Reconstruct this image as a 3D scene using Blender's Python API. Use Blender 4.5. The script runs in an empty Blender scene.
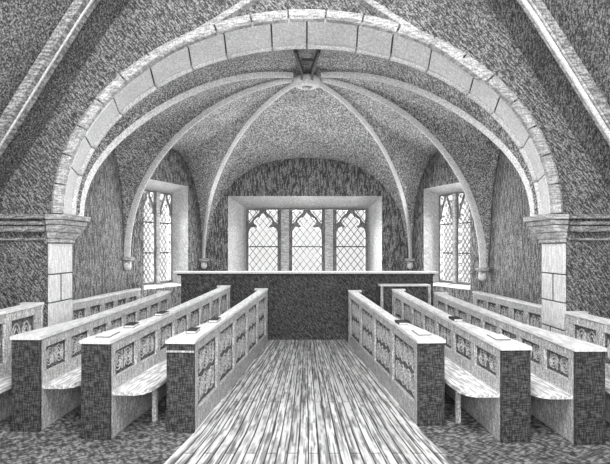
import bpy, bmesh, math, random
from mathutils import Vector, Matrix
random.seed(7)
PI = math.pi
scn = bpy.context.scene
COL = scn.collection
F = 500.0; CX = 307.0; HY = 248.0; CAMZ = 1.6

# ------------------------------------------------------------------ materials
def ramp(nt, src, stops):
    r = nt.nodes.new('ShaderNodeValToRGB')
    el = r.color_ramp.elements
    while len(el) < len(stops): el.new(0.5)
    for e, (p, c) in zip(el, stops):
        e.position = p; e.color = (c, c, c, 1)
    nt.links.new(src, r.inputs[0])
    return r.outputs[0]
def strokes(nt, tc, scale, rot, lo, hi, p0=0.44, p1=0.56, detail=1.5):
    m = nt.nodes.new('ShaderNodeMapping')
    m.vector_type = 'POINT'
    m.inputs['Rotation'].default_value = rot
    m0 = nt.nodes.new('ShaderNodeMapping')
    m0.inputs['Scale'].default_value = scale
    nt.links.new(tc, m.inputs[0]); nt.links.new(m.outputs[0], m0.inputs[0])
    n = nt.nodes.new('ShaderNodeTexNoise'); n.inputs['Scale'].default_value = 1.0
    n.inputs['Detail'].default_value = detail
    nt.links.new(m0.outputs[0], n.inputs['Vector'])
    return ramp(nt, n.outputs['Fac'], [(p0, lo), (p1, hi)])
def mixc(nt, a, b, fac=1.0, mode='MULTIPLY'):
    x = nt.nodes.new('ShaderNodeMix'); x.data_type = 'RGBA'; x.blend_type = mode
    x.inputs[0].default_value = fac
    nt.links.new(a, x.inputs[6]); nt.links.new(b, x.inputs[7])
    return x.outputs[2]
def hatch(name, base, contrast=0.6, layers=(((45, 45, 9), (0, 0, 0)),), rough=0.85, blotch=0.25, bump=0.0, world=False):
    """grainy, tool-marked stone / wood: several layers of directional strokes over a slow mottling"""
    m = bpy.data.materials.new(name); m.use_nodes = True; nt = m.node_tree
    b = nt.nodes['Principled BSDF']; b.inputs['Roughness'].default_value = rough
    b.inputs['Specular IOR Level'].default_value = 0.2
    tcn = nt.nodes.new('ShaderNodeTexCoord'); tc = tcn.outputs['Object']
    hi = min(0.95, base * (1 + contrast)); lo = base * (1 - contrast)
    cur = None
    k = len(layers)
    for (sc, rt) in layers:
        l_ = (lo / hi) ** (1.0 / k)
        c = strokes(nt, tc, sc, rt, l_, 1.0)
        cur = c if cur is None else mixc(nt, cur, c)
    bl = strokes(nt, tc, (2.2, 2.2, 2.2), (0, 0, 0), hi * (1 - blotch), hi, 0.3, 0.7, 3)
    cur = mixc(nt, cur, bl)
    nt.links.new(cur, b.inputs['Base Color'])
    if bump:
        bp = nt.nodes.new('ShaderNodeBump'); bp.inputs['Strength'].default_value = bump
        bp.inputs['Distance'].default_value = 0.01
        nt.links.new(cur, bp.inputs['Height']); nt.links.new(bp.outputs[0], b.inputs['Normal'])
    return m
D1 = ((60, 60, 12), (0.0, 0.7, 0.0)); D2 = ((60, 60, 12), (0.0, -0.7, 0.0)); V = ((46, 46, 8), (0, 0, 0)); H = ((9, 9, 50), (0, 0, 0))
G = ((58, 58, 58), (0.4, 0.3, 0.2)); DY1 = ((62, 14, 62), (0.5, 0.0, 0.4)); DY2 = ((50, 12, 50), (-0.5, 0.0, -0.4))
M = {}
M['nave_plaster'] = hatch('rough nave plaster', 0.225, 0.80, (D1, G), blotch=0.25)
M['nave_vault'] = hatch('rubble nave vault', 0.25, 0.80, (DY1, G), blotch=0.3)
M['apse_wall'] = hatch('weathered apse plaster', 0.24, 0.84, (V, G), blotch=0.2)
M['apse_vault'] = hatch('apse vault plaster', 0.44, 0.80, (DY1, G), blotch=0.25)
M['ashlar'] = hatch('pale ashlar', 0.78, 0.22, (V, G), blotch=0.12)
M['voussoir'] = hatch('pale voussoir stone', 0.80, 0.22, (G, DY1), blotch=0.15)
M['mould'] = hatch('weathered moulding stone', 0.52, 0.45, (G, H), blotch=0.2)
M['rib'] = hatch('pale rib stone', 0.78, 0.2, (G,), blotch=0.15)
M['rib_shaded'] = hatch('shaded rib stone', 0.10, 0.5, (G,), blotch=0.2)  # shadow on the short ribs painted as a dark stone colour
M['string'] = hatch('string course stone', 0.34, 0.6, (H, G), blotch=0.2)
M['splay'] = hatch('whitened window reveal', 0.56, 0.30, (D1, G), blotch=0.15)
M['tracery'] = hatch('grey tracery stone', 0.20, 0.5, (V, G), blotch=0.2)
M['lead'] = hatch('lead cames', 0.10, 0.3, (G,), blotch=0.1)
M['oak'] = hatch('light oak', 0.56, 0.45, (((70, 70, 10), (0, 0, 0)), G), blotch=0.15)
M['carving'] = hatch('worn carved scrollwork', 0.50, 0.3, (G,), blotch=0.1)
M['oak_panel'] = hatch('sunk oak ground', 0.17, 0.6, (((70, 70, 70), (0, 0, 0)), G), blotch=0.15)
M['oak_end_shaded'] = hatch('shaded oak end', 0.085, 0.7, (((90, 90, 14), (0, 0, 0)), ((14, 14, 90), (0, 0, 0))), blotch=0.15)  # shade on the camera-facing pew ends, put into the oak colour
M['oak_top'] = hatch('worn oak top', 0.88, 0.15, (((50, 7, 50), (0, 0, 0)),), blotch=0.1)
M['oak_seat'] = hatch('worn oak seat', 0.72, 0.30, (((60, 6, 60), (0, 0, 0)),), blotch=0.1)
M['screen'] = hatch('dark screen oak', 0.11, 0.75, (D1, G), blotch=0.2)
M['floor_side'] = hatch('shaded worn stone', 0.24, 0.75, (((34, 12, 34), (0, 0, 0.9)), ((34, 12, 34), (0, 0, -0.6))), blotch=0.4)  # stone tone also carries the shadow bands beside the aisle
M['book'] = hatch('dark leather', 0.05, 0.4, (G,), blotch=0.2)
M['page'] = hatch('paper page', 0.85, 0.12, (((60, 8, 60), (0, 0, 0)),), blotch=0.05)
M['iron'] = hatch('iron bar', 0.08, 0.3, (G,), blotch=0.2)
def boards():
    m = bpy.data.materials.new('pale floorboards'); m.use_nodes = True; nt = m.node_tree
    b = nt.nodes['Principled BSDF']; b.inputs['Roughness'].default_value = 0.7
    b.inputs['Specular IOR Level'].default_value = 0.25
    tc = nt.nodes.new('ShaderNodeTexCoord').outputs['UV']
    mp = nt.nodes.new('ShaderNodeMapping'); mp.inputs['Rotation'].default_value = (0, 0, PI/2)
    nt.links.new(tc, mp.inputs[0])
    br = nt.nodes.new('ShaderNodeTexBrick')
    br.inputs['Color1'].default_value = (.86, .86, .86, 1); br.inputs['Color2'].default_value = (.62, .62, .62, 1)
    br.inputs['Mortar'].default_value = (.09, .09, .09, 1)
    br.inputs['Scale'].default_value = 1.0; br.inputs['Mortar Size'].default_value = 0.007
    br.inputs['Mortar Smooth'].default_value = 0.3
    br.inputs['Brick Width'].default_value = 2.6; br.inputs['Row Height'].default_value = 0.0775
    nt.links.new(mp.outputs[0], br.inputs['Vector'])
    def straight(N, vs, lo, p0, p1, ph):
        sp = nt.nodes.new('ShaderNodeSeparateXYZ'); nt.links.new(tc, sp.inputs[0])
        def mth(op, a_, val):
            q = nt.nodes.new('ShaderNodeMath'); q.operation = op; nt.links.new(a_, q.inputs[0]); q.inputs[1].default_value = val; return q.outputs[0]
        fl = mth('MULTIPLY', mth('FLOOR', mth('MULTIPLY', sp.outputs[0], N), 0), 7.31)
        cb = nt.nodes.new('ShaderNodeCombineXYZ'); nt.links.new(fl, cb.inputs[0]); nt.links.new(mth('MULTIPLY', sp.outputs[1], vs), cb.inputs[1]); cb.inputs[2].default_value = ph
        n = nt.nodes.new('ShaderNodeTexNoise'); n.inputs['Scale'].default_value = 1.0; n.inputs['Detail'].default_value = 1.0
        nt.links.new(cb.outputs[0], n.inputs['Vector'])
        return ramp(nt, n.outputs['Fac'], [(p0, lo), (p1, 1.0)])
    a = straight(74, 1.6, 0.36, 0.40, 0.50, 0.5)
    g = straight(47, 4.5, 0.5, 0.36, 0.50, 3.5)
    c = mixc(nt, mixc(nt, br.outputs['Color'], a), g)
    nt.links.new(c, b.inputs['Base Color'])
    return m
M['boards'] = boards()
def glass():
    m = bpy.data.materials.new('old clear glass'); m.use_nodes = True; nt = m.node_tree
    nt.nodes.remove(nt.nodes['Principled BSDF']); out = nt.nodes['Material Output']
    t = nt.nodes.new('ShaderNodeBsdfTransparent'); t.inputs[0].default_value = (.93, .93, .93, 1)
    g = nt.nodes.new('ShaderNodeBsdfGlossy'); g.inputs['Roughness'].default_value = 0.4
    x = nt.nodes.new('ShaderNodeMixShader'); x.inputs[0].default_value = 0.03
    nt.links.new(t.outputs[0], x.inputs[1]); nt.links.new(g.outputs[0], x.inputs[2]); nt.links.new(x.outputs[0], out.inputs[0])
    return m
M['glass'] = glass()

# ------------------------------------------------------------------ mesh helpers
class MB:
    def __init__(s): s.v = []; s.f = []
    def hexa(s, p):
        """8 corners: bottom ring 0-3, top ring 4-7"""
        n = len(s.v); s.v += [tuple(q) for q in p]
        for f in ((3,2,1,0),(4,5,6,7),(0,1,5,4),(1,2,6,5),(2,3,7,6),(3,0,4,7)): s.f.append(tuple(n+i for i in f))
        return s
    def box(s, x0, x1, y0, y1, z0, z1, zt1=None, zb1=None):
        """zt1/zb1: top/bottom height at the y1 end"""
        if x0 > x1: x0, x1 = x1, x0
        a = z1; b = z1 if zt1 is None else zt1; c = z0; d = z0 if zb1 is None else zb1
        return s.hexa([(x0,y0,c),(x1,y0,c),(x1,y1,d),(x0,y1,d),(x0,y0,a),(x1,y0,a),(x1,y1,b),(x0,y1,b)])
    def grid(s, rows, closed=False):
        n = len(s.v); w = len(rows[0])
        for r in rows: s.v += [tuple(q) for q in r]
        for i in range(len(rows)-1):
            for j in range(w-1 if not closed else w):
                k = (j+1) % w
                s.f.append((n+i*w+j, n+i*w+k, n+(i+1)*w+k, n+(i+1)*w+j))
        return s
    def tube(s, pts, r, n=6, caps=True):
        pts = [Vector(p) for p in pts]; rings = []
        up = None
        for i, p in enumerate(pts):
            t = (pts[min(i+1, len(pts)-1)] - pts[max(i-1, 0)]).normalized()
            if up is None:
                up = t.orthogonal().normalized()
            up = (up - t*up.dot(t)).normalized(); sd = t.cross(up)
            rr = r[i] if isinstance(r, (list, tuple)) else r
            rings.append([p + (up*math.cos(2*PI*k/n) + sd*math.sin(2*PI*k/n))*rr for k in range(n)])
        b = len(s.v); s.grid(rings, True)
        if caps:
            s.f.append(tuple(b+k for k in range(n))[::-1]); s.f.append(tuple(b+(len(pts)-1)*n+k for k in range(n)))
        return s
    def sweep(s, pts, prof, side):
        """profile of (side, up) offsets swept along pts; side = fixed horizontal-ish vector or list"""
        pts = [Vector(p) for p in pts]; rings = []
        for i, p in enumerate(pts):
            t = (pts[min(i+1, len(pts)-1)] - pts[max(i-1, 0)]).normalized()
            sd = Vector(side); sd = (sd - t*sd.dot(t)).normalized(); up = sd.cross(t)
            rings.append([p + sd*a + up*b for a, b in prof])
        b = len(s.v); n = len(prof); s.grid(rings, True)
        s.f.append(tuple(b+k for k in range(n))[::-1]); s.f.append(tuple(b+(len(pts)-1)*n+k for k in range(n)))
        return s
    def lathe(s, prof, c=(0,0,0), n=20, sx=1, sy=1):
        rings = [[(c[0]+r*math.cos(2*PI*k/n)*sx, c[1]+r*math.sin(2*PI*k/n)*sy, c[2]+z) for k in range(n)] for r, z in prof]
        b = len(s.v); s.grid(rings, True)
        s.f.append(tuple(b+k for k in range(n))[::-1]); s.f.append(tuple(b+(len(prof)-1)*n+k for k in range(n)))
        return s
    def build(s, name, mat, parent=None, smooth=False, bevel=0.0, off=None):
        me = bpy.data.meshes.new(name)
        v = s.v if off is None else [(a-off[0], b-off[1], c-off[2]) for a, b, c in s.v]
        me.from_pydata(v, [], s.f)
        bm = bmesh.new(); bm.from_mesh(me); bmesh.ops.recalc_face_normals(bm, faces=bm.faces)
        bm.to_mesh(me); bm.free()
        if smooth:
            for p in me.polygons: p.use_smooth = True
        me.materials.append(M[mat] if isinstance(mat, str) else mat)
        o = bpy.data.objects.new(name, me); COL.objects.link(o)
        if parent is not None: o.parent = parent
        if off is not None and parent is None: o.location = off
        if bevel:
            b = o.modifiers.new('bevel', 'BEVEL'); b.width = bevel; b.segments = 2; b.limit_method = 'ANGLE'
        return o
def tag(o, label=None, cat=None, group=None, kind=None):
    if label: o['label'] = label
    if cat: o['category'] = cat
    if group: o['group'] = group
    if kind: o['kind'] = kind
    return o
def empty(name, loc=(0,0,0), rz=0.0, rx=0.0):
    o = bpy.data.objects.new(name, None); COL.objects.link(o); o.location = loc; o.rotation_euler = (rx, 0, rz); o.empty_display_size = .1
    return o
def struct(o): o['kind'] = 'structure'; return o
def lerp(a, b, t): return a + (b-a)*t
def px(x, y, Z): return Vector(((x-CX)/F*Z, Z, CAMZ + (HY-y)/F*Z))   # measurement helper: drawing pixel -> place at depth Z

# ------------------------------------------------------------------ floor
AL = [(-1.73, -1.2), (-0.98, 4.32), (-0.66, 8.72)]; 
def dens(A, n=12):
    o_ = []
    for a_, c_ in zip(A[:-1], A[1:]):
        o_ += [(lerp(a_[0], c_[0], k/n), lerp(a_[1], c_[1], k/n)) for k in range(n)]
    return o_+[A[-1]]
AR = [(1.73, -1.2), (1.005, 4.32), (0.66, 8.72)]
AL, AR = dens(AL), dens(AR); NA = len(AL)
b = MB(); fl_rows = []; NX = 16
for l, r_ in zip(dens(AL, 5), dens(AR, 5)):
    fl_rows.append([(lerp(l[0], r_[0], k/NX), l[1], 0) for k in range(NX+1)])
b.grid(fl_rows)
fo = struct(b.build('floor', 'boards'))
uvl = fo.data.uv_layers.new(name='boards')
uvs = [(-1+2*k/NX, row[0][1]) for row in fl_rows for k in range(NX+1)]
for lp in fo.data.loops: uvl.data[lp.index].uv = uvs[lp.vertex_index]
so = fo.modifiers.new('t', 'SOLIDIFY'); so.thickness = .08; so.offset = -1 if fo.data.polygons[0].normal.z > 0 else 1
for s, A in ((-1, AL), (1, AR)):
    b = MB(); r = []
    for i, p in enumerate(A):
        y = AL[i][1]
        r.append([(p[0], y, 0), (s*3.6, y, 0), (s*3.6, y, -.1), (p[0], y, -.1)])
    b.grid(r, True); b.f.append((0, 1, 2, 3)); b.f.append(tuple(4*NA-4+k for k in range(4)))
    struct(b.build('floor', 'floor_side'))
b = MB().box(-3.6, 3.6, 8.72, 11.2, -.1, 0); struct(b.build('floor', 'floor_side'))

# ------------------------------------------------------------------ chancel arch wall + nave
Y0, Y1 = 5.45, 5.95
SPR = 1.97
def arch_pt(a, zc, th):     # th 0 = right springing, PI = left springing
    return (a*math.cos(th), SPR + (zc-SPR)*math.sin(th))
def wall_opening(a_=2.765, z_=4.125):
    N = 48; pts = [(2.832, 0.0), (2.832, SPR-.02)]
    for i in range(N+1): pts.append(arch_pt(a_, z_, PI*i/N))
    pts += [(-2.832, SPR-.02), (-2.832, 0.0)]
    return pts
ins = wall_opening(); outp = []
for (x, z) in ins:
    if z <= SPR: outp.append((3.6*(1 if x > 0 else -1), z))
    else:
        dx, dz = x, z-SPR
        t = min(3.6/abs(dx) if abs(dx) > 1e-6 else 1e9, (6.2-SPR)/dz if dz > 1e-6 else 1e9)
        outp.append((dx*t, SPR+dz*t))
rows = [[(i_[0], Y0, i_[1]), (o_[0], Y0, o_[1]), (o_[0], Y1-.03, o_[1]), (j_[0], Y1-.03, j_[1])] for i_, j_, o_ in zip(ins, wall_opening(2.85, 4.15), outp)]
b = MB().grid(rows, True); n = len(rows); b.f.append((0,1,2,3)); b.f.append(tuple((n-1)*4+k for k in range(4)))
# fill the two upper corners skipped by the fan
for s in (-1, 1):
    pass
struct(b.build('wall_middle', 'nave_plaster'))

# pointed nave vault: profile read at depth 4.8
NP = [(3.42, 1.93), (3.36, 2.02), (2.95, 2.64), (2.52, 3.33), (2.10, 3.98), (1.62, 4.60), (1.1, 5.2), (0.5, 5.75), (0, 6.1)]
prof = [(-x, z) for x, z in NP] + [(x, z) for x, z in NP[::-1]][1:]
b = MB()
off = .05
pp = [(x*1.02, z+off) for x, z in prof]; po = [(x*1.08, z+off+.25) for x, z in prof]
b.grid([[(x, -1.2, z), (x2, -1.2, z2), (x2, Y0, z2), (x, Y0, z)] for (x, z), (x2, z2) in zip(pp, po)], True)
struct(b.build('ceiling', 'nave_vault'))
for s, nm in ((-1, 'wall_left'), (1, 'wall_right')):
    struct(MB().box(s*3.5, s*3.75, -1.2, Y1, 0, 2.05).build(nm, 'nave_plaster'))
struct(MB().box(-3.75, 3.75, -1.45, -1.2, 0, 6.3).build('wall_front', 'nave_plaster'))
# transverse rib
b = MB()
def arcpts(P, n=6):
    out = []
    for i in range(len(P)-1):
        for k in range(n):
            t = k/n
            p0 = P[max(i-1,0)]; p1 = P[i]; p2 = P[i+1]; p3 = P[min(i+2, len(P)-1)]
            out.append(tuple(0.5*((2*b_)+(-a_+c_)*t+(2*a_-5*b_+4*c_-d_)*t*t+(-a_+3*b_-3*c_+d_)*t**3) for a_, b_, c_, d_ in zip(p0, p1, p2, p3)))
    out.append(tuple(P[-1])); return out
for s, lab in ((-1, 'straight moulded nave rib crossing the upper left corner'), (1, 'straight moulded nave rib crossing the upper right corner')):
    P = arcpts([(s*max(x, .12), 4.8, z) for x, z in NP])
    t = empty('vault_rib', (s*3.42, 4.8, 1.93)); tag(t, lab, 'vault rib', 'transverse ribs of the nave')
    o = t.location
    for nm, dy, r_, mt in (('centre_roll', 0, .042, 'rib'), ('side_roll', -.068, .026, 'mould'), ('side_roll', .068, .026, 'mould')):
        MB().tube([(x, y+dy, z) for x, y, z in P], r_, 8).build(nm, mt, t, True, off=o)
    MB().sweep([(x, y, z+.03) for x, y, z in P], [(-.10, -.03), (.10, -.03), (.10, .05), (-.10, .05)], (0, 1, 0)).build('rib_web', 'string', t, off=o)
# wall ribs rising from the haunches of the arch to a point above it
for s, lab, pts in ((-1, 'thin rib rising off the left haunch of the arch', [(128, 76), (160, 53), (200, 31), (250, 0), (307, -38)]),
                    (1, 'thin rib rising off the right haunch of the arch', [(486, 80), (452, 55), (414, 31), (366, 0), (307, -38)])):
    P = arcpts([tuple(px(a, c, 5.41)) for a, c in pts])
    o = MB().sweep(P, [(-.04, -.045), (.03, -.03), (.045, 0), (.03, .03), (-.04, .045)], (0, -1, 0)).build('wall_rib', 'mould', off=Vector(P[0]))
    tag(o, lab, 'vault rib')

# chancel arch: voussoirs + rolls
AN, ZN, AF, ZF = 2.655, 4.07, 2.785, 4.00   # near and far soffit edge
arch = empty('chancel_arch', (0, 5.7, SPR))
tag(arch, 'wide pale stone arch of cut blocks spanning the chancel opening', 'arch')
NV = 16; TH = [math.pi*(i/NV) for i in range(NV+1)]
# spacing by arc length
def equalise(a, zc, n):
    N = 400; L = [0]; 
    for i in range(N):
        p = arch_pt(a, zc, PI*i/N); q = arch_pt(a, zc, PI*(i+1)/N); L.append(L[-1]+math.dist(p, q))
    out = []
    for k in range(n+1):
        t = L[-1]*k/n; i = min(range(len(L)), key=lambda j: abs(L[j]-t)); out.append(PI*i/N)
    return out
TH = equalise(AN, ZN, NV)
jit = [0]+[random.uniform(-.035, .035) for _ in range(NV-1)]+[0]
TH = [a+j for a, j in zip(TH, jit)]
for i in range(NV):
    g = .0035
    t0, t1 = TH[i]+g, TH[i+1]-g; rows = []
    d = random.uniform(-.006, .006)
    for k in range(6):
        t = lerp(t0, t1, k/5)
        a = arch_pt(AN+d, ZN+d, t); c = arch_pt(AF+d, ZF+d, t); a2 = arch_pt(AN+.125, ZN+.06, t); c2 = arch_pt(AF+.06, ZF+.13, t)
        rows.append([(a[0], 5.475, a[1]), (c[0], 5.905, c[1]), (c2[0], 5.905, c2[1]), (a2[0], 5.475, a2[1])])
    bb = MB().grid(rows, True); bb.f.append((0,1,2,3)); bb.f.append((20,21,22,23))
    bb.build('voussoir', 'voussoir', arch, off=arch.location)
rows = []
for k in range(73):
    t = PI*k/72; a = arch_pt(AN+.022, ZN+.022, t); c = arch_pt(AF+.022, ZF+.022, t); a2 = arch_pt(AN+.10, ZN+.05, t); c2 = arch_pt(AF+.05, ZF+.10, t)
    rows.append([(a[0], 5.48, a[1]), (c[0], 5.90, c[1]), (c2[0], 5.90, c2[1]), (a2[0], 5.48, a2[1])])
MB().grid(rows, True).build('mortar_bed', 'lead', arch, off=arch.location)
NR = 21
for i in range(NR):      # outer moulding in short stones
    t0, t1 = PI*i/NR+.004, PI*(i+1)/NR-.004; rows = []
    for k in range(5):
        t = lerp(t0, t1, k/4)
        prf = [(.005, 5.465), (.005, 5.40), (.03, 5.375), (.075, 5.37), (.105, 5.39), (.12, 5.465)]
        rows.append([(arch_pt(AN+q, ZN+q, t)[0], y, arch_pt(AN+q, ZN+q, t)[1]) for q, y in prf])
    bb = MB().grid(rows, True); n = len(bb.v); bb.f.append(tuple(range(6))); bb.f.append(tuple(range(n-6, n)))
    bb.build('hood_moulding', 'mould', arch, off=arch.location)
for i in range(NV):      # inner roll on the far edge
    t0, t1 = TH[i]+.004, TH[i+1]-.004; rows = []
    for k in range(6):
        t = lerp(t0, t1, k/5); row = []
        for j in range(8):
            an = 2*PI*j/8; q = .012+.042*math.cos(an); y = 5.955+.042*math.sin(an)
            x, z = arch_pt(AF+q, ZF+q, t); row.append((x, y, z))
        rows.append(row)
    bb = MB().grid(rows, True); n = len(bb.v); bb.f.append(tuple(range(8))); bb.f.append(tuple(range(n-8, n)))
    bb.build('roll_moulding', 'rib', arch, True, off=arch.location)

# piers with moulded capitals
for s, lab in ((-1, 'pale ashlar pier with stepped capital on the left of the arch'), (1, 'pale ashlar pier with stepped capital on the right of the arch')):
    t = empty('stone_pier', (s*2.86, 5.7, 0)); tag(t, lab, 'pier', 'piers carrying the arch'); o = t.location
    g = .006
    X0, X1 = 2.79, 2.828
    MB().box(s*(X0+.005), s*(X1-.004), Y0+.015, Y1-.015, 0, 1.66).build('pier_core', 'lead', t, off=o)
    zz = [0, .32, .70, 1.0, 1.31, 1.655]
    for i in range(5):
        z0, z1 = zz[i]+g, zz[i+1]-g
        if i in (1, 3):
            m_ = 5.68 if i == 3 else 5.74
            cuts = [(Y0, m_-.014), (m_+.014, Y1)]
        else: cuts = [(Y0, Y1)]
        for (a, c) in cuts:
            MB().box(s*X0, s*X1, a, c, z0, z1).build('stone_block', 'ashlar', t, bevel=.008, off=o)
    for nm, z0, z1, pr, pr2, mt in (('necking', 1.66, 1.70, .03, .03, 'mould'), ('bell', 1.70, 1.77, .04, .09, 'mould'), ('bell', 1.775, 1.85, .10, .14, 'mould'), ('abacus', 1.855, 1.905, .15, .16, 'mould'), ('abacus', 1.91, 1.968, .19, .20, 'mould')):
        bb = MB().hexa([(s*(X0-pr), Y0-pr*.35, z0), (s*X1, Y0-pr*.35, z0), (s*X1, Y1+pr*.3, z0), (s*(X0-pr), Y1+pr*.3, z0),
                        (s*(X0-pr2), Y0-pr2*.35, z1), (s*X1, Y0-pr2*.35, z1), (s*X1, Y1+pr2*.3, z1), (s*(X0-pr2), Y1+pr2*.3, z1)])
        bb.build(nm, mt, t, bevel=.01, off=o)
    # string course along the nave face
    tr = empty('trim_%d' % (1 if s < 0 else 2), (s*3.2, Y0, 1.8)); struct(tr)
    for z0, z1, pr in ((1.915, 1.962, .09), (1.85, 1.89, .055), (1.775, 1.835, .065), (1.68, 1.71, .03)):
        MB().box(s*2.85, s*3.5, Y0-pr, Y0, z0, z1).build('moulding_band', 'string', tr, bevel=.008, off=tr.location)

# ------------------------------------------------------------------ apse
BOSS = Vector((0, 7.5, 4.17))
L1 = Vector((2.77, 6.08, 1.97)); L2 = Vector((3.0, 8.36, 1.45)); L3 = Vector((2.17, 10.52, 1.38))
L2R = Vector((2.93, 8.36, 1.27))
C1 = Vector((2.94, 5.95, 0)); C2 = Vector((3.06, 8.4, 0)); C3 = Vector((2.2, 10.6, 0))
def mir(v, s): return Vector((v.x*s, v.y, v.z))
def ribpt(E, t):            # t 0 at boss, 1 at foot
    a = t*PI/2; k = math.sin(a)
    ex = 0.97 if E.y > 7 else 1.28-.25*k**6
    zz = E.z + (BOSS.z-E.z)*max(0.0, math.cos(a))**ex
    return Vector((lerp(BOSS.x, E.x, k), lerp(BOSS.y, E.y, k), zz))
RP = [(-.025, .06), (-.028, -.005), (-.020, -.03), (-.009, -.052), (.009, -.052), (.020, -.03), (.028, -.005), (.025, .06)]
names = {('L', 1): 'outermost apse rib curving from the boss to the left capital', ('L', 2): 'middle left apse rib passing the left window to its corbel', ('L', 3): 'inner left apse rib between left window and back window',
         ('R', 1): 'outermost apse rib curving from the boss to the right capital', ('R', 2): 'middle right apse rib passing the right window to its corbel', ('R', 3): 'inner right apse rib between right window and back window'}
for s, S in ((-1, 'L'), (1, 'R')):
    for i, E in enumerate((L1, L2 if s < 0 else L2R, L3)):
        E = mir(E, s); P = [ribpt(E, lerp(.05, 1, k/28)) for k in range(29)]
        side = Vector((E.y-BOSS.y, -(E.x-BOSS.x), 0)).normalized()
        r = MB().sweep(P, RP, side).build('vault_rib', 'rib', off=E)
        # make sure moulded edge hangs down
        tag(r, names[(S, i+1)], 'vault rib', 'ribs of the apse vault')
        if i:
            out = (mir((C2, C3)[i-1], s) - E); out.z = 0; out.normalize()
            c = empty('corbel', E + Vector((0, 0, -.05)))
            tag(c, ('small corbel below the middle %s rib beside the window' if i == 1 else 'small corbel below the inner %s rib near the corner') % ('left' if s < 0 else 'right'), 'corbel', 'corbels of the apse ribs')
            MB().lathe([(.05, -.03), (.115, .0), (.125, .035), (.10, .05)], n=8).build('corbel_cap', 'mould', c)
            MB().lathe([(.015, -.17), (.05, -.155), (.068, -.11), (.06, -.06), (.045, -.03)], n=12).build('corbel_bulb', 'rib', c, True)
            MB().box(-.05, .05, -.05, .05, -.07, .03).build('corbel_block', 'mould', c)
# boss
bs = empty('vault_boss', BOSS + Vector((0, 0, -.1))); tag(bs, 'round pale carved boss where the apse ribs meet', 'boss')
MB().lathe([(.05, -.06), (.15, -.055), (.20, -.03), (.21, .02), (.19, .08)], n=24).build('boss_disc', 'rib', bs, True)
MB().lathe([(.02, -.085), (.06, -.08), (.08, -.06)], n=14).build('boss_knob', 'mould', bs, True)
# pair of short dark ribs from the boss forward to the crown
for s in (-1, 1):
    P = [Vector((s*.075, 7.26, 4.09)), Vector((s*.07, 7.0, 4.07)), Vector((s*.10, 6.6, 4.05)), Vector((s*.15, 6.12, 4.04))]
    P = [Vector(p) for p in arcpts([tuple(p) for p in P], 4)]
    r = MB().sweep(P, [(-.016, .05), (-.02, -.015), (0, -.035), (.02, -.015), (.016, .05)], (1, 0, 0)).build('short_rib', 'rib_shaded', off=P[0])
    tag(r, 'short dark rib from the boss to the crown, %s of the pair' % ('left' if s < 0 else 'right'), 'vault rib')
r = MB().box(-.075, .075, 6.5, 6.55, 4.035, 4.07).build('cross_bar', 'rib_shaded'); tag(r, 'small dark bar joining the two short ribs', 'bar')

# vault cells and walls ------------------------------------------------
UP = Vector((0, 0, .045))
def wallcurve(A, B, peak, u):
    p = A.lerp(B, u); e = (1-abs(2*u-1)**2.3)**0.5 if 0 < u < 1 else 0
    p = p.copy(); p.z = lerp(A.z, B.z, u) + (peak - lerp(A.z, B.z, u))*e
    return p
def cell(EA, EB, WA, WB, peak, name='ceiling'):
    """EA/EB rib feet, WA/WB wall corners"""
    NU, NVV = 20, 20; rows = []
    for j in range(NVV+1):
        v = lerp(.002, 1, j/NVV); row = []
        for i in range(NU+1):
            u = i/NU
            base = ribpt(EA, v).lerp(ribpt(EB, v), u)
            A1 = Vector((WA.x, WA.y, EA.z)); B1 = Vector((WB.x, WB.y, EB.z))
            w = wallcurve(A1, B1, peak, u); l = EA.lerp(EB, u)
            g = v**2.6
            p = base + (w-l)*g + UP*(1-g)
            row.append(p)
        rows.append(row)
    b = MB().grid(rows)
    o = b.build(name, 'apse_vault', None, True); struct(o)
    so = o.modifiers.new('t', 'SOLIDIFY'); so.thickness = .05; so.offset = 1 if rows[0][0].x < 0 else -1
    so.offset = 0
    return o
peaks = {1: 3.35, 2: 3.55, 3: 3.58}
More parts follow.
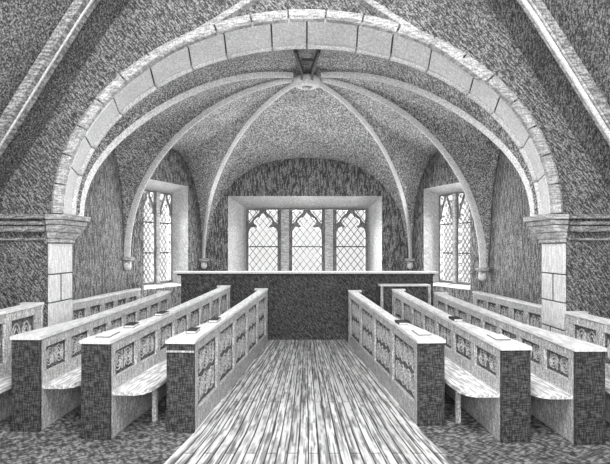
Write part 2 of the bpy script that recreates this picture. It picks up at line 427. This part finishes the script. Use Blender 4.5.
def wallpanel(name, A, B, zA, zB, peak, hole=None, inset=None, depth=.32, mat='apse_wall'):
    """A,B plan corners; hole=(u0,u1,z0,z1) in the wall, inset = the same at the outer plane"""
    d = (B-A); d.z = 0; L = d.length; dn = d.normalized()
    mid = (A+B)/2; nrm = Vector((dn.y, -dn.x, 0))
    if nrm.dot(Vector((mid.x, mid.y-8.0, 0))) < 0: nrm = -nrm
    us = [i/40 for i in range(41)]
    if hole: us = sorted(set(us + [hole[0], hole[1]]))
    A1 = Vector((A.x, A.y, zA)); B1 = Vector((B.x, B.y, zB))
    def P(u, z, o=0): q = A.lerp(B, u) + nrm*o; return (q.x, q.y, z)
    def top(u): return max(wallcurve(A1, B1, peak, u).z + .03, 1.3)
    b = MB()
    def slab(u0, u1, za, zb0, zb1):
        if hole and abs(za) < 1e-6 and False: pass
        b.hexa([P(u0, za), P(u1, za), P(u1, za, depth), P(u0, za, depth), P(u0, zb0), P(u1, zb1), P(u1, zb1, depth), P(u0, zb0, depth)])
    n = len(us)
    bm_rows = []
    for i in range(n-1):
        u0, u1 = us[i], us[i+1]
        inside = hole and u0 >= hole[0]-1e-6 and u1 <= hole[1]+1e-6
        if not inside:
            b.f.append(tuple(range(len(b.v), len(b.v)+4))); b.v += [P(u0, 0), P(u1, 0), P(u1, top(u1)), P(u0, top(u0))]
        else:
            b.f.append(tuple(range(len(b.v), len(b.v)+4))); b.v += [P(u0, 0), P(u1, 0), P(u1, hole[2]), P(u0, hole[2])]
            b.f.append(tuple(range(len(b.v), len(b.v)+4))); b.v += [P(u0, hole[3]), P(u1, hole[3]), P(u1, top(u1)), P(u0, top(u0))]
    me_o = None
    # outer skin so the wall has thickness
    m = len(b.v); nf = len(b.f)
    for i in range(n-1):
        u0, u1 = us[i], us[i+1]; D = depth+.06
        if inset:
            iu0, iu1 = inset[0], inset[1]
        if not hole or u1 <= hole[0]+1e-6 or u0 >= hole[1]-1e-6:
            b.f.append(tuple(range(len(b.v), len(b.v)+4))); b.v += [P(u0, 0, D), P(u1, 0, D), P(u1, top(u1), D), P(u0, top(u0), D)]
        else:
            b.f.append(tuple(range(len(b.v), len(b.v)+4))); b.v += [P(u0, 0, D), P(u1, 0, D), P(u1, hole[2], D), P(u0, hole[2], D)]
            b.f.append(tuple(range(len(b.v), len(b.v)+4))); b.v += [P(u0, hole[3], D), P(u1, hole[3], D), P(u1, top(u1), D), P(u0, top(u0), D)]
        b.f.append(tuple(range(len(b.v), len(b.v)+4))); b.v += [P(u0, top(u0)), P(u1, top(u1)), P(u1, top(u1), D), P(u0, top(u0), D)]
    o = struct(b.build(name, mat))
    fr = None
    if hole:
        b = MB(); h, s_ = hole, inset
        H = [P(h[0], h[2]), P(h[1], h[2]), P(h[1], h[3]), P(h[0], h[3])]
        D2 = depth+.06
        S = [P(s_[0], s_[2], depth), P(s_[1], s_[2], depth), P(s_[1], s_[3], depth), P(s_[0], s_[3], depth)]
        S2 = [P(s_[0], s_[2], D2), P(s_[1], s_[2], D2), P(s_[1], s_[3], D2), P(s_[0], s_[3], D2)]
        H2 = [P(h[0], h[2], D2), P(h[1], h[2], D2), P(h[1], h[3], D2), P(h[0], h[3], D2)]
        rev = b.grid([H, S, S2, H2, H], True)
        rv = rev.build('window_reveal', 'splay')
        fr = (rv, lambda uu, z, o_=0: Vector(P(uu, z, o_)), nrm, L)
    return o, fr

def light_head(w, hs, scale=1.0, lancet=False):
    """half outline of a trefoil-headed light above the springing"""
    if lancet: R = [(.5, 0), (.49, .22), (.44, .38), (.30, .46), (.34, .60), (.30, .78), (.19, 1.0), (.08, 1.25), (0, 1.5)]
    else: R = [(.5, 0), (.5, .06), (.48, .17), (.42, .25), (.34, .27), (.25, .25), (.19, .28), (.24, .34), (.31, .40), (.32, .48), (.28, .55), (.20, .60), (.11, .63), (.05, .71), (0, .84)]
    R = [(x*w, hs+z*w*scale) for x, z in R]
    return R + [(-x, z) for x, z in R[::-1]][1:]
def curve_mesh(name, loops, depth, mat, parent):
    cu = bpy.data.curves.new(name, 'CURVE'); cu.dimensions = '2D'; cu.fill_mode = 'BOTH'; cu.extrude = depth/2
    for lp in loops:
        sp = cu.splines.new('POLY'); sp.points.add(len(lp)-1); sp.use_cyclic_u = True
        for k, (x, y) in enumerate(lp): sp.points[k].co = (x, y, 0, 1)
    tmp = bpy.data.objects.new(name, cu); COL.objects.link(tmp)
    dg = bpy.context.evaluated_depsgraph_get(); me = bpy.data.meshes.new_from_object(tmp.evaluated_get(dg))
    COL.objects.unlink(tmp); bpy.data.objects.remove(tmp); bpy.data.curves.remove(cu)
    me.name = name; me.transform(Matrix.Rotation(PI/2, 4, 'X'))
    me.materials.clear(); me.materials.append(M[mat])
    o = bpy.data.objects.new(name, me); COL.objects.link(o); o.parent = parent
    return o
def window(idx, fr, inset, nl, mull, edge, lancet=False, bars=(0.42,), lat=0.105):
    rv, P, nrm, L = fr
    W = abs(inset[1]-inset[0])*L; Hh = inset[3]-inset[2]
    um = (inset[0]+inset[1])/2
    c = P(um, inset[2], .30)
    w = empty('window_%d' % idx, c, math.atan2(-nrm.x, nrm.y)); struct(w)
    rv.parent = w
    bpy.context.view_layer.update()
    rv.matrix_parent_inverse = (Matrix.Translation(c) @ Matrix.Rotation(math.atan2(-nrm.x, nrm.y), 4, 'Z')).inverted()
    lw = (W - 2*edge - (nl-1)*mull)/nl
    loops = [[(-W/2, 0), (W/2, 0), (W/2, Hh), (-W/2, Hh)]]
    glassn = []
    for i in range(nl):
        xc = -W/2+edge+lw/2+i*(lw+mull)
        z0 = .03
        if lancet: hs = Hh - lw*1.5*1.0 - .05
        else: hs = Hh - lw*.84 - .045
        hd = light_head(lw, hs, 1.0, lancet)
        loops.append([(xc+lw/2, z0)] + [(xc+x, z) for x, z in hd] + [(xc-lw/2, z0)])
        # spandrel openings beside the head
        for s in (-1, 1):
            t = Hh-.03
            if lancet: tri = [(.47*lw, t), (.13*lw, t), (.30*lw, t-lw*.38), (.40*lw, t-lw*.72), (.47*lw, t-lw*.85)]
            else: tri = [(.50*lw, t), (.12*lw, t), (.16*lw, t-lw*.10), (.33*lw, t-lw*.25), (.42*lw, t-lw*.40), (.50*lw, t-lw*.46)]
            loops.append([(xc+s*x, z) for x, z in tri][::s])
        glassn.append(xc)
    curve_mesh('tracery', loops, .09, 'tracery', w)
    # moulded raised mullions
    for i in range(nl-1):
        xm = -W/2+edge+lw+mull/2+i*(lw+mull)
        MB().box(xm-mull*.26, xm+mull*.26, -.085, -.045, 0, Hh-.01).build('mullion', 'mould', w, bevel=.01)
    # leaded lattice and glass
    for i, xc in enumerate(glassn):
        g = MB().box(xc-lw/2-.01, xc+lw/2+.01, .012, .018, .02, Hh-.02).build('glass_pane', 'glass', w)
        b = MB(); x0, x1, z0, z1 = xc-lw/2, xc+lw/2, .02, Hh-.02; sl = 1.25
        for sg in (-1, 1):
            k = -40
            while k < 60:
                cst = k*lat*1.25
                ts = []
                # z = sg*sl*(x-xc)+cst
                za, zb = sg*sl*(x0-xc)+cst, sg*sl*(x1-xc)+cst
                pa, pb = (x0, za), (x1, zb)
                # clip in z
                def clip(p, q):
                    out = []
                    t0_, t1_ = 0.0, 1.0; dz = q[1]-p[1]
                    for lim, lo in ((z0, True), (z1, False)):
                        t = (lim-p[1])/dz
                        if (dz > 0) == lo: t0_ = max(t0_, t)
                        else: t1_ = min(t1_, t)
                    if t0_ >= t1_-.02: return None
                    return ((lerp(p[0], q[0], t0_), lerp(p[1], q[1], t0_)), (lerp(p[0], q[0], t1_), lerp(p[1], q[1], t1_)))
                r = clip(pa, pb)
                if r: b.tube([(r[0][0], 0, r[0][1]), (r[1][0], 0, r[1][1])], .009, 4)
                k += 1
        b.build('lead_lattice', 'lead', w)
        for f in bars:
            MB().box(xc-lw/2, xc+lw/2, -.02, -.003, Hh*f-.012, Hh*f+.012).build('saddle_bar', 'iron', w)
    return w
# side walls, diagonal walls, back wall
WIN_H = (.20, .766, .86, 2.84); WIN_I = (.29, .695, .93, 2.68)
for s, S in ((-1, 'left'), (1, 'right')):
    wallpanel('wall_'+S, mir(C1, s), mir(C2, s), L1.z, L2.z, peaks[1])
    if s > 0: L2 = L2R; WIN_H = (.20, .80, .86, 2.80); WIN_I = (.29, .735, .93, 2.66)
    o, fr = wallpanel('wall_back_'+S, mir(C2, s), mir(C3, s), L2.z, L3.z, peaks[2], WIN_H, WIN_I, .32)
    window(1 if s < 0 else 3, fr, WIN_I, 2, .17, .04, True, (.33, .66), .115)
    cell(mir(L1, s), mir(L2, s), mir(C1, s), mir(C2, s), peaks[1])
    cell(mir(L2, s), mir(L3, s), mir(C2, s), mir(C3, s), peaks[2])
    # front web between the arch and the outermost rib
    rows = []
    for j in range(25):
        t = j/24
        a = ribpt(mir(L1, s), t) + UP
        th = PI/2*(1-t); q = arch_pt(AF+.05, ZF+.06, th); e = Vector((s*q[0], 5.96, q[1]))
        row = []
        for i in range(9):
            u = i/8; p = a.lerp(e, u); p.z += .10*math.sin(PI*u)*(1-t)
            row.append(p)
        rows.append(row)
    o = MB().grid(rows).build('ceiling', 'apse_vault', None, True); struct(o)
    so = o.modifiers.new('t', 'SOLIDIFY'); so.thickness = .05; so.offset = 0
def pxu(p): return ((p-CX)/F*10.6+2.2)/4.4
BH = (pxu(228), pxu(382), .98, 2.70); BI = (.0, .0, 0, 0)
def pxu2(p): return ((p-CX)/F*10.94+2.2)/4.4
BI = (pxu2(247), pxu2(367), 1.06, 2.45)
o, fr = wallpanel('wall_back', mir(C3, -1), mir(C3, 1), L3.z, L3.z, peaks[3], BH, BI, .34)
window(2, fr, BI, 3, .33, .05, False, (.41,), .15)
cell(mir(L3, -1), mir(L3, 1), mir(C3, -1), mir(C3, 1), peaks[3])

# ------------------------------------------------------------------ screen
sc = empty('chancel_screen', (0, 8.78, 0)); tag(sc, 'long dark wooden screen with a pale ledge across the apse', 'screen')
MB().box(-2.2, 2.2, -.05, .05, 0, 1.12).build('screen_board', 'screen', sc)
MB().box(-2.32, 2.28, -.13, .13, 1.155, 1.19).build('ledge', 'oak_top', sc, bevel=.008)
MB().box(-2.26, 2.22, -.08, .08, 1.12, 1.155).build('ledge_moulding', 'screen', sc)
for k in range(7):
    x = -2.1+k*.7; MB().box(x-.04, x+.04, -.07, -.05, .12, 1.12).build('stile', 'screen', sc)
MB().box(-2.2, 2.2, -.07, -.05, 0, .12).build('skirting', 'screen', sc)

# ------------------------------------------------------------------ pews
def scroll_mb(y0, y1, z0, z1a, z1b, x):
    """carved relief: stacked S scrolls, a leaf stem and a beaded edge"""
    b = MB(); w = y1-y0; h = (z1a+z1b)/2-z0; yc = (y0+y1)/2
    n = max(1, round(h/.27)); ch = h/n
    nx = max(1, round(w/.19)); cw = w/nx
    r0 = min(ch, cw)*.40; tr = max(.0075, r0*.10)
    for c in range(nx):
        yy = y0+cw*(c+.5)
        for i in range(n):
            zc = z0+ch*(i+.5); sg = 1 if (i+c) % 2 == 0 else -1
            for q in (0, 1):
                pts = []
                for k in range(15):
                    a = k/14*2.3*PI; r = r0*(1-.72*k/14)
                    pts.append((x, yy+sg*math.cos(a+q*PI)*r/r0*cw*.43, zc+math.sin(a+q*PI)*r/r0*ch*.5))
                b.tube(pts, tr, 5)
            b.tube([(x, yy-r0*.95, zc-r0*1.1), (x, yy-r0*1.05, zc), (x, yy-r0*.95, zc+r0*1.1)], tr*.8, 4)
            b.tube([(x, yy+r0*.95, zc-r0*1.1), (x, yy+r0*1.05, zc), (x, yy+r0*.95, zc+r0*1.1)], tr*.8, 4)
            b.lathe([(r0*.14, -tr), (r0*.14, tr)], (x, yy, zc), 6)
    return b
def pew(N, Fp, h0, h1, s, npan, label, group, pz0, seat=False, thick=.235, toprail=.085, nearend=True, mat_end='oak_end_shaded', base_z=0, cap_over=.012, tap=1.15, farw=.19, line=False):
    N = Vector((N[0], N[1], 0)); Fp = Vector((Fp[0], Fp[1], 0)); d = Fp-N; L = d.length
    t = empty('pew', N, math.atan2(-d.x, d.y)); tag(t, label, 'pew', group)
    hh = lambda y: lerp(h0, h1, y/L)
    ct = .028
    e = .03 if nearend else 0
    ft = .042                                        # frame proud of the core
    X = lambda a: s*a                               # a>0 towards the aisle
    thin = min(thick, .075); ytap = min(tap, L*.4)
    bb = MB()
    if thick > thin:
        zc = hh(ytap)-ct
        bb.hexa([(X(-thick), e, 0), (X(-ft), e, 0), (X(-ft), ytap, 0), (X(-thin), ytap, 0), (X(-thick), e, h0-ct), (X(-ft), e, h0-ct), (X(-ft), ytap, zc), (X(-thin), ytap, zc)])
        bb.box(X(-thin), X(-ft), ytap, L-.03, 0, zc, h1-ct)
    else: bb.box(X(-thin), X(-ft), e, L-.03, 0, h0-ct, h1-ct)
    bb.build('pew_body', 'oak', t)
    # frame
    top0 = lambda y: hh(y)-ct
    fr = MB(); ya, yb = e, L-.03
    pt = lambda y: hh(y)-ct-toprail
    fr.box(X(-ft), 0, ya, yb, pt(ya), top0(ya), top0(yb), pt(yb))
    fr.box(X(-ft), 0, ya, yb, 0, pz0, pz0)
    stile = .10 if npan <= 5 else .085
    pw = (yb-ya-stile*(npan+1))/npan
    for i in range(npan+1):
        y0 = ya+i*(pw+stile); y1 = y0+stile
        fr.box(X(-ft), 0, y0, y1, pz0, pt(y0), pt(y1), pz0)
    fr.build('panel_frame', 'oak', t, bevel=0)
    for i in range(npan):
        y0 = ya+stile+i*(pw+stile); y1 = y0+pw
        p = MB().box(X(-ft-.001), X(-ft+.006), y0, y1, pz0, pt(y0), pt(y1), pz0)
        q = scroll_mb(y0+.02, y1-.02, pz0+.02, pt(y0)-.02, pt(y1)-.02, X(-ft+.010))
        # thin bead round the opening
        for (a, c, z0, z1, z2, z3) in ((y0, y0+.012, pz0, pt(y0), pt(y0), pz0), (y1-.012, y1, pz0, pt(y1), pt(y1), pz0)):
            p.box(X(-ft+.006), X(-ft+.016), a, c, z0, z1, z2, z3)
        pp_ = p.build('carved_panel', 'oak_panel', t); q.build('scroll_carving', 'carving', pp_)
    # cap
    out = [(cap_over, -.012), (cap_over, L+.01), (-farw-cap_over, L+.01), (-farw-cap_over, L-.07), (-thin-.03, L-.10), (-thin-.022, ytap), (-thick*.80, ytap*.45), (-thick-cap_over, .10), (-thick-cap_over, -.012)]
    bb = MB(); n = len(out)
    bb.v = [(X(a), y, hh(y)-ct) for a, y in out]+[(X(a), y, hh(y)) for a, y in out]
    bb.f = [tuple(range(n))[::-1], tuple(range(n, 2*n))]+[(k, (k+1) % n, n+(k+1) % n, n+k) for k in range(n)]
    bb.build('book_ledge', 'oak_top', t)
    if nearend:
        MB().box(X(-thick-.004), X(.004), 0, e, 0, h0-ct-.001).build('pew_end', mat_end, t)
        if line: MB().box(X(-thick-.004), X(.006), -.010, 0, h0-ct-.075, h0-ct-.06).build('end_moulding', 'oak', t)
    MB().box(X(-farw), X(.006), L-.03, L+.005, 0, h1-ct-.001).build('pew_end', 'oak', t)
    if seat:
        sd = seat; z1 = .395; y0 = e+.02; b = MB()
        out = [(0, y0), (sd*.62, y0), (sd*.86, y0+.05), (sd*.97, y0+.14), (sd, y0+.3), (sd, L-.1), (0, L-.1)]
        n = len(out)
        b.v = [(X(a), y, z1-.035) for a, y in out]+[(X(a), y, z1) for a, y in out]
        b.f = [tuple(range(n))[::-1], tuple(range(n, 2*n))]+[(k, (k+1) % n, n+(k+1) % n, n+k) for k in range(n)]
        b.build('seat', 'oak_seat', t)
        k = 0; y = y0+.42
        while y < L-.2:
            MB().box(X(sd*.72), X(sd*.72-.04), y, y+.04, 0, z1-.036).build('leg', 'oak', t)
            y += .95
    return t, L, hh
G1 = 'panelled choir pews left of the aisle'; G2 = 'panelled choir pews right of the aisle'
PL3 = pew((-.98, 4.32), (-.665, 8.35), .800, .926, 1, 5, 'left front pew with tall carved panels directly beside the aisle', G1, .17, thick=.235, line=True)
PL2 = pew((-1.645, 4.16), (-1.29, 8.35), .83, .975, 1, 8, 'second pew left of the aisle, with pale seat and rounded end', G1, .50, seat=.30, thick=.24)
PL1 = pew((-2.33, 4.35), (-2.24, 8.2), .83, .90, 1, 8, 'third pew left of the aisle, near the left edge', G1, .50, seat=.30, thick=.24)
PR3 = pew((1.0, 4.48), (.69, 8.25), .775, .905, -1, 4, 'right front pew with tall carved panels directly beside the aisle', G2, .17, thick=.235)
PR2 = pew((1.60, 4.10), (1.41, 8.25), .79, .925, -1, 7, 'second pew right of the aisle, with pale seat and rounded end', G2, .50, seat=.30, thick=.235)
PR1 = pew((2.18, 4.05), (2.07, 8.1), .79, .885, -1, 8, 'third pew right of the aisle, near the right edge', G2, .50, seat=.30, thick=.235)
G3 = 'low panelled stalls along the walls'
pew((-2.83, 3.6), (-2.83, 5.35), 1.0, 1.02, 1, 3, 'panelled wall stall in front of the left pier', G3, .52, seat=.22, thick=.2, nearend=True)
pew((2.77, 3.6), (2.77, 5.35), .925, .925, -1, 3, 'panelled wall stall in front of the right pier', G3, .52, seat=.2, thick=.2, nearend=True)
pew((-2.84, 5.97), (-2.78, 8.33), .955, .93, 1, 5, 'panelled wall stall behind the left pier', G3, .50, thick=.07, farw=.07, nearend=False)
pew((2.84, 5.97), (2.77, 8.33), .90, .88, -1, 5, 'panelled wall stall behind the right pier', G3, .50, thick=.07, farw=.07, nearend=False)

# low side desk in front of the screen, right
t = empty('side_desk', (1.68, 8.52, 0)); tag(t, 'dark low desk with a pale top before the screen, behind the right pews', 'desk')
MB().box(-.46, .40, -.12, .12, .955, .985).build('desk_top', 'oak_top', t, bevel=.005)
MB().box(-.38, .38, -.08, .10, 0, .955).build('desk_body', 'screen', t)
for x in (-.44, .36): MB().box(x, x+.045, -.11, -.065, 0, .955).build('leg', 'oak', t)

# ------------------------------------------------------------------ books on the ledges
def book_proto(open_):
    if open_:
        t = empty('open_hymn_book')
        MB().box(-.10, .10, -.14, .14, 0, .006).build('cover', 'book', t)
        for s in (-1, 1):
            P = [(0, .012), (.03, .028), (.07, .026), (.125, .012)]
            b = MB(); b.grid([[(x*.74, s*0 + y, z) for x, z in []] or [] for y in ()]) if False else None
            rows = []
            for x in (-.092, .092):
                rows.append([(x, s*y, z) for y, z in P] + [(x, s*.125, .0065), (x, 0.0005*s, .0065)])
            m = MB().grid(rows, True); m.f.append(tuple(range(6))); m.f.append(tuple(range(6, 12)))
            m.build('pages', 'page', t)
    else:
        t = empty('hymn_book')
        MB().box(-.075, .075, -.11, .11, 0, .005).box(-.075, .075, -.11, .11, .030, .035).box(-.075, -.070, -.11, .11, .005, .030).build('cover', 'book', t)
        MB().box(-.069, .070, -.105, .105, .0055, .0295).build('pages', 'page', t)
    return t
protos = {}
def place_book(P, y, across, rz, open_, label):
    t, L, hh = P; s = 1 if t.location.x < 0 else -1
    if open_ not in protos:
        o = protos[open_] = book_proto(open_)
    else:
        src = protos[open_]; o = src.copy(); COL.objects.link(o)
        for ch in src.children:
            c = ch.copy(); COL.objects.link(c); c.parent = o
    sl = (hh(L)-hh(0))/L
    loc = Matrix.Translation(t.location) @ Matrix.Rotation(t.rotation_euler.z, 4, 'Z') @ Vector((-s*across, y, hh(y)+.0015+abs(sl)*.0))
    o.location = loc; o.rotation_euler = (math.atan(sl), 0, t.rotation_euler.z+rz); o.scale = (.62, .8, .7)
    tag(o, label, 'book', 'hymn books left on the pew ledges')
place_book(PL3, .38, .12, .05, False, 'dark book on the left front pew, nearest its end')
place_book(PL3, .95, .065, .0, False, 'dark book further along the left front pew ledge')
place_book(PL2, .22, .12, .05, True, 'open book on the near end of the second left pew')
place_book(PL2, .62, .085, .1, False, 'dark book on the second left pew, just past the open book')
place_book(PL2, 1.30, .047, -.1, False, 'dark book furthest along the second left pew ledge')
place_book(PR3, .80, .06, .0, False, 'dark book on the ledge of the right front pew')
place_book(PR3, .30, .12, .0, True, 'open book on the near end of the right front pew')
place_book(PR2, .35, .12, .0, True, 'open book on the near end of the second right pew')
place_book(PR2, 1.25, .047, .0, False, 'dark book on the ledge of the second right pew')

# ------------------------------------------------------------------ light, camera
w = bpy.data.worlds.new('sky'); scn.world = w; w.use_nodes = True
bg = w.node_tree.nodes['Background']; bg.inputs[0].default_value = (1, 1, 1, 1); bg.inputs[1].default_value = 1.0
def area(name, loc, tgt, sx, sy, power):
    l = bpy.data.lights.new(name, 'AREA'); l.shape = 'RECTANGLE'; l.size = sx; l.size_y = sy; l.energy = power
    o = bpy.data.objects.new(name, l); COL.objects.link(o); o.location = loc
    o.rotation_euler = (Vector(tgt)-Vector(loc)).to_track_quat('-Z', 'Y').to_euler()
    return o
area('fill_nave', (0, 1.8, 5.1), (0, 4.6, 0), 4, 3, 560)  # added fill light above the nave, out of view
area('fill_west', (0, -1.1, 2.3), (0, 6, 3.2), 3, 2, 260)  # added fill light behind the camera; no window in that wall
area('daylight_back_window', (0, 11.4, 1.9), (0, 6, 1.2), 1.7, 1.7, 900)
area('daylight_left_window', (-3.75, 9.8, 1.9), (0, 8.6, 1.5), 1.2, 1.9, 620)
area('daylight_right_window', (3.75, 9.8, 1.9), (0, 8.6, 1.5), 1.2, 1.9, 620)
cam = bpy.data.cameras.new('camera'); co = bpy.data.objects.new('camera', cam); COL.objects.link(co)
cam.sensor_width = 36; cam.lens = 36*F/610; cam.shift_x = -(CX-305)/610; cam.shift_y = (HY-232)/610
co.location = (0, 0, CAMZ); co.rotation_euler = (PI/2, 0, 0); cam.clip_start = .05
scn.camera = co
scn.view_settings.view_transform = 'Standard'; scn.view_settings.look = 'None'
scn.view_settings.exposure = 0.0; scn.view_settings.gamma = 1; scn.view_settings.use_curve_mapping = False
